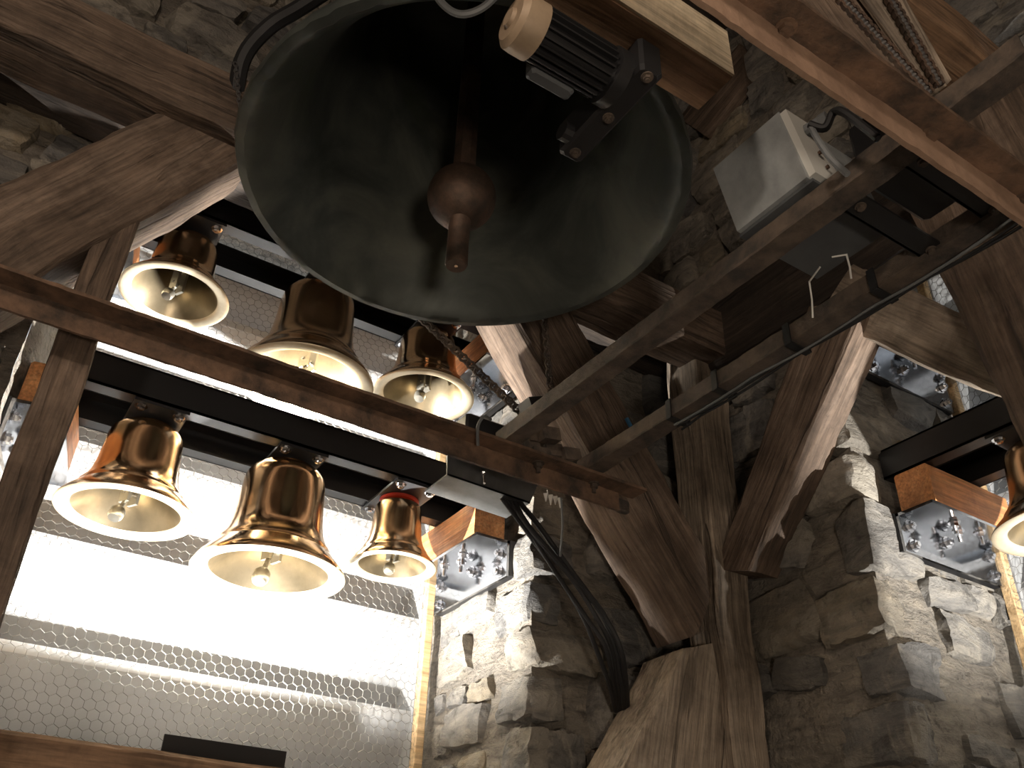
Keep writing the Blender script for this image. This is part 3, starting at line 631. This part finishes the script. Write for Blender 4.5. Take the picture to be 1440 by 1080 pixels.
channel(0.05, 1.005, 1.560, 1, 0.8905, 'Y', 'black steel channel of the right window, nearer one of the pair')
channel(0.05, 1.005, 1.750, -1, 0.8905, 'Y', 'black steel channel of the right window, farther one behind the bell')

# angle brackets, packing blocks
def bracket(o, al, out, zf, label, blk_label, block=True):
    """o: near end on the reveal at fold height, al: along the reveal, out: away from the reveal"""
    o, al, out = Vector(o), Vector(al).normalized(), Vector(out).normalized(); L, hv, t = 0.325, 0.082, 0.006
    r_ = empty('angle_bracket', o, label, 'bracket', 'steel angle brackets')
    MB().obox(o + al * L / 2 + out * t / 2 - Z_ * hv / 2, al * L / 2, out * t / 2, Z_ * hv / 2).build('wall_leg', M['steel'], r_)
    MB().obox(o + al * L / 2 - out * 0.009 - Z_ * hv * 0.48, al * L * 0.505, out * 0.0085, Z_ * hv * 0.5).build('backing_pad', M['black'], r_)
    MB().obox(o + al * L / 2 + out * 0.0425 - Z_ * t / 2, al * L / 2, out * 0.0425, Z_ * t / 2).build('shelf_leg', M['steel'], r_)
    for s_, dz in ((0.028, -0.022), (0.028, -0.064), (0.15, -0.026), (0.297, -0.020), (0.297, -0.064)):
        bolt_obj(r_, o + al * s_ + out * t + Z_ * dz, out, 0.0095, 0.008, 0.006)
    for s_ in (0.115, 0.158, 0.201):
        bolt_obj(r_, o + al * s_ + out * (0.052 - 0.02 * (s_ == 0.158)) - Z_ * t, (0, 0, -1), 0.0085, 0.008, 0.018, name='stud')
    if block:
        c = o + al * (L / 2 - 0.01) + out * 0.043 + Z_ * 0.045
        b_ = timber('packing_block', c - al * 0.135 + out * 0.039 - Z_ * 0.0445, c + al * 0.135 + out * 0.039 - Z_ * 0.0445, c + al * 0.135 + out * 0.039 + Z_ * 0.0445, c - al * 0.135 + out * 0.039 + Z_ * 0.0445, -out * 0.078, M['hard'], blk_label, 0.0004, cat='wood block')
        b_['group'] = 'packing blocks'
    return r_
bracket((0.992, 1.575, 0.80), Y_, -X_, 0.8, 'polished steel angle bracket on the stone at the right end of the lower bell row', 'orange hardwood block under the right end of the lower bell row')
bracket((0.992, 1.575, 1.28), Y_, -X_, 1.28, 'polished steel angle bracket at the right end of the upper bell row', 'orange hardwood block under the right end of the upper bell row')
bracket((-0.028, 1.575, 0.80), (0.2, 1, 0), (1, -0.2, 0), 0.8, 'polished steel angle bracket at the left picture edge behind the narrow post', 'hardwood block at the left end of the lower bell row')
bracket((-0.028, 1.575, 1.28), (0.2, 1, 0), (1, -0.2, 0), 1.28, 'steel angle bracket glimpsed above the iron beam at the far left', 'hardwood block at the left end of the upper bell row')
bracket((1.545, 0.987, 0.80), X_, -Y_, 0.8, 'polished steel angle bracket on the right stone pier beside the cropped bell', 'orange hardwood block on the right window bracket')
bracket((1.545, 0.987, 1.235), X_, -Y_, 1.28, 'upper steel angle bracket of the right window under the sloping timber', 'unused', False)

# ---------------------------------------------------------------- floodlights below the bells
def flood(c, ux, uy, power, label, hl=0.095, sh=((-0.037, 0.112), (0.085, 0.091)), cone=142):
    c = Vector(c); f_ = empty('floodlight', c, label, 'floodlight')
    lo, hi = sh[0][0] + 0.001, (sh[1][0] if len(sh) > 1 else 0.03); mid, hw = (lo + hi) / 2, (hi - lo) / 2
    MB().obox(c - Z_ * 0.012 + uy * mid, ux * hl, uy * hw, Z_ * 0.012).build('housing', M['black'], f_)
    for d_, h_ in sh:  # heights set to cut the light; the room-side one is added against spill
        MB().obox(c + uy * d_ + Z_ * h_ / 2, ux * (hl + 0.013), uy * 0.002, Z_ * h_ / 2).build('light_shield', M['black'], f_)
    for s_ in (-1, 1): MB().obox(c + ux * s_ * (hl - 0.004) + Z_ * 0.003 + uy * mid, ux * 0.004, uy * hw, Z_ * 0.004).build('rim', M['blackm'], f_)
    MB().obox(c + Z_ * 0.001, ux * (hl - 0.01), uy * 0.024, Z_ * 0.0008).build('lens', M['glow'], f_)
    lamp('flood_beam', c + Z_ * 0.010, power, (1.0, 0.965, 0.91), 0.008, 'SPOT', c + Z_, spot_size=math.radians(cone), spot_blend=0.7)
flood((0.476, 1.69, 0.205), X_, Y_, 215, 'flat black floodlight behind the timber at bottom left, shining up')
flood((1.65, 0.45, 0.205), Y_, X_, 100, 'black floodlight in the right window below the picture')
flood((0.506, 1.775, 0.982), X_, Y_, 150, 'added small floodlight hidden on the lower steel channels, brightening the upper louvres', 0.05, ((-0.032, 0.045),), 165)  # extra lamp added out of sight to whiten louvres behind the upper row

# ---------------------------------------------------------------- chains and small gear
def roller_chain(p0, p1, label, wdir, n=26, r=0.0034, w_=0.0048):
    p0, p1 = Vector(p0), Vector(p1); t = (p1 - p0).normalized(); wd = Vector(wdir); wd = (wd - t * wd.dot(t)).normalized(); nd_ = t.cross(wd); q = MB(); L = (p1 - p0).length / n
    ch = empty('roller_chain', p0, label, 'chain'); pins = MB()
    for i in range(n):
        c = p0 + t * L * (i + 0.5); pins.cyl(c - wd * w_ * 0.55, c + wd * w_ * 0.55, r * 0.8, 8)
        ww = w_ * (0.75 if i % 2 else 1.0)
        for s_ in (-1, 1): q.obox(c + wd * ww * s_, t * L * 0.6, wd * 0.0014, nd_ * r * 1.05)
    q.build('side_plates', M['iron'], ch); pins.build('rollers', M['zinc'], ch); return ch
ca0, ca1 = P(1165, -22, d=1.0), P(1308, 132, d=0.98)
roller_chain(ca0, ca1, 'greasy roller chain at top right, nearer the orange-edged beam', CAM_R, 34)
roller_chain(P(1240, -22, d=1.06), P(1322, 120, d=1.03), 'roller chain at top right lying along a pale slat', CAM_R, 28)
def slat(pts, d0, d1, th, mat, label):
    (a, b_, c, d_) = pts; return timber('guide_slat', P(*a, d=d0), P(*b_, d=d1), P(*c, d=d1), P(*d_, d=d0), CAM_F * th, mat, label, 0.001, cat='slat')
slat([(1195, -30), (1315, 132), (1332, 120), (1238, -30)], 1.075, 1.04, 0.012, M['pale'], 'pale slat between the two roller chains')
slat([(1243, -30), (1329, 122), (1338, 112), (1259, -30)], 1.09, 1.055, 0.012, M['pale'], 'narrow pale slat right of the roller chains')
slat([(1060, -60), (1290, 200), (1330, 160), (1180, -60)], 1.10, 1.06, 0.02, M['old'], 'brown board behind the left roller chain')
def link_chain(p0, p1, r, label, sag=0.0, n=24, mat='rustd'):
    p0, p1 = Vector(p0), Vector(p1); q = MB(); L = (p1 - p0).length / n
    for i in range(n):
        t0 = (i + 0.5) / n; c = p0.lerp(p1, t0) - Z_ * sag * 4 * t0 * (1 - t0); t = (p1 - p0).normalized()
        a = t.cross(Z_ if abs(t.z) < 0.9 else X_).normalized(); b_ = t.cross(a); s_ = a if i % 2 else b_
        q.tube([c + t * math.cos(k * math.pi / 4) * L * 0.75 + s_ * math.sin(k * math.pi / 4) * r * 1.3 for k in range(9)], r * 0.45, 5, False)
    return q.build('link_chain', M[mat], None, True, label=label, cat='chain')
link_chain(P(585, 440, Y=1.34), P(745, 592, Y=1.30), 0.0068, 'dark greasy chain slanting down right from the big bell', 0.0, 30)
link_chain(P(764, 430, Y=1.30), P(776, 568, Y=1.27), 0.006, 'short chain hanging in front of the knotty brace', 0.0, 20)
link_chain(P(331, 88, Y=1.22), P(337, 150, Y=1.22), 0.003, 'thin pull chain beside the left rim of the big bell', 0.0, 12, 'zinc')
cable('hose', [(338, 190, 1.72), (333, 130, 1.72), (344, 78, 1.72), (378, 38, 1.72), (420, 12, 1.74), (470, -20, 1.76)], 0.016, 'rubber', 'black hose curving round the left side of the big bell', 'hose')
cable('grey_cable', [(600, -30, 1.0), (622, 5, 1.0), (648, 20, 1.0), (680, 10, 1.0), (712, -22, 1.0)], 0.0045, 'greycab', 'grey cable loop dipping into the top of the picture')

# striker gear between the beam and the brace
tr = empty('cable_tray', P(700, 670, Y=1.40), 'dull aluminium tray behind the right part of the long iron beam', 'tray')
a, b_, c_, d_ = P(629, 668, Y=1.40), P(745, 708, Y=1.40), P(760, 672, Y=1.40), P(629, 632, Y=1.40)
MB().hexa([a, b_, b_ + V(0, 0.09, 0), a + V(0, 0.09, 0), a + V(0, 0, 0.004), b_ + V(0, 0, 0.004), b_ + V(0, 0.09, 0.004), a + V(0, 0.09, 0.004)]).build('base', M['alu'], tr)
MB().hexa([a, b_, b_ + V(0, 0.004, 0), a + V(0, 0.004, 0), d_, c_, c_ + V(0, 0.004, 0), d_ + V(0, 0.004, 0)]).build('side', M['alu'], tr)
tp = P(680, 665, Y=1.39); bolt_obj(tr, tp, (0, -0.2, -1), 0.005, 0.004, 0.022)
MB().box(P(655, 612, Y=1.31), P(655, 612, Y=1.31) + V(0.115, 0.05, 0.055), 0.005).build('striker_magnet', M['black'], None, label='black boxed striker magnet behind the long iron beam, right of the upper bells', cat='magnet')
MB().obox(P(757, 577, Y=1.27), V(0.028, 0, 0.012), V(0, 0.02, 0), V(-0.009, 0, 0.02)).build('striker_block', M['black'], None, label='small black block where the slanting chain ends', cat='block')
cable('magnet_lead', [(672, 626, 1.6), (672, 600, 1.58), (680, 586, 1.58), (690, 590, 1.6)], 0.003, 'greycab', 'thin lead curving over the black striker magnet')
q = MB(); jc = P(778, 640, Y=1.30); rj = random.Random(3)
for k in range(9): q.obox(jc + V(rj.uniform(-0.06, 0.06), rj.uniform(-0.02, 0.02), rj.uniform(-0.04, 0.04)), V(0.02, 0, 0.004), V(0, 0.012, 0), V(-0.003, 0, 0.013))
q.build('striker_linkage', M['rustd'], None, label='greasy black linkage under the left iron bar beside the long beam', cat='linkage')
q = MB(); gc = P(778, 702, Y=1.28)
for k in range(4): q.cyl(gc + V(-0.017 + 0.011 * k, 0, 0.006), gc + V(-0.017 + 0.011 * k, 0, -0.010 - 0.004 * (k % 2)), 0.0065, 4, 0.001)
q.build('toothed_clip', M['tie'], None, label='pale toothed clip hanging below the long iron beam', cat='clip')
MB().obox(P(884, 594, Y=1.31), V(0.006, 0, -0.009), V(0, 0.003, 0), V(0.003, 0, 0.002)).build('blue_tag', M['blue'], None, label='tiny blue plastic tag on the broad brace', cat='tag')
cn = ('outermost left', 'second from left', 'third from left', 'second from right', 'rightmost')
rc = random.Random(5)
for k in range(5):
    o_ = (k - 2) * 5.0; j = lambda: rc.uniform(-6, 6)
    cable('black_cable', [(715 + o_, 700, 1.84 + k * 0.004), (742 + o_ + j(), 738, 1.80 + rc.uniform(-0.01, 0.01)), (790 + o_ * 1.5 + j(), 800, 1.76 + rc.uniform(-0.015, 0.015)), (832 + o_ * 1.8 + j(), 862, 1.73 + rc.uniform(-0.015, 0.01)), (858 + o_ * 1.5 + j(), 910, 1.72 + rc.uniform(-0.01, 0.01)), (868 + o_ * 1.2, 960, 1.74), (874 + o_ * 0.8, 1000, 1.80)], rc.choice((0.0045, 0.0055, 0.0065)), 'rubber', 'black cable in the bundle over the stone pier, %s of five' % cn[k])['group'] = 'cable bundle on the pier'
cable('thin_cable', [(789, 700, 1.66), (791, 740, 1.68), (788, 782, 1.72)], 0.0022, 'greycab', 'single thin grey cable dropping from the clip to the bundle')
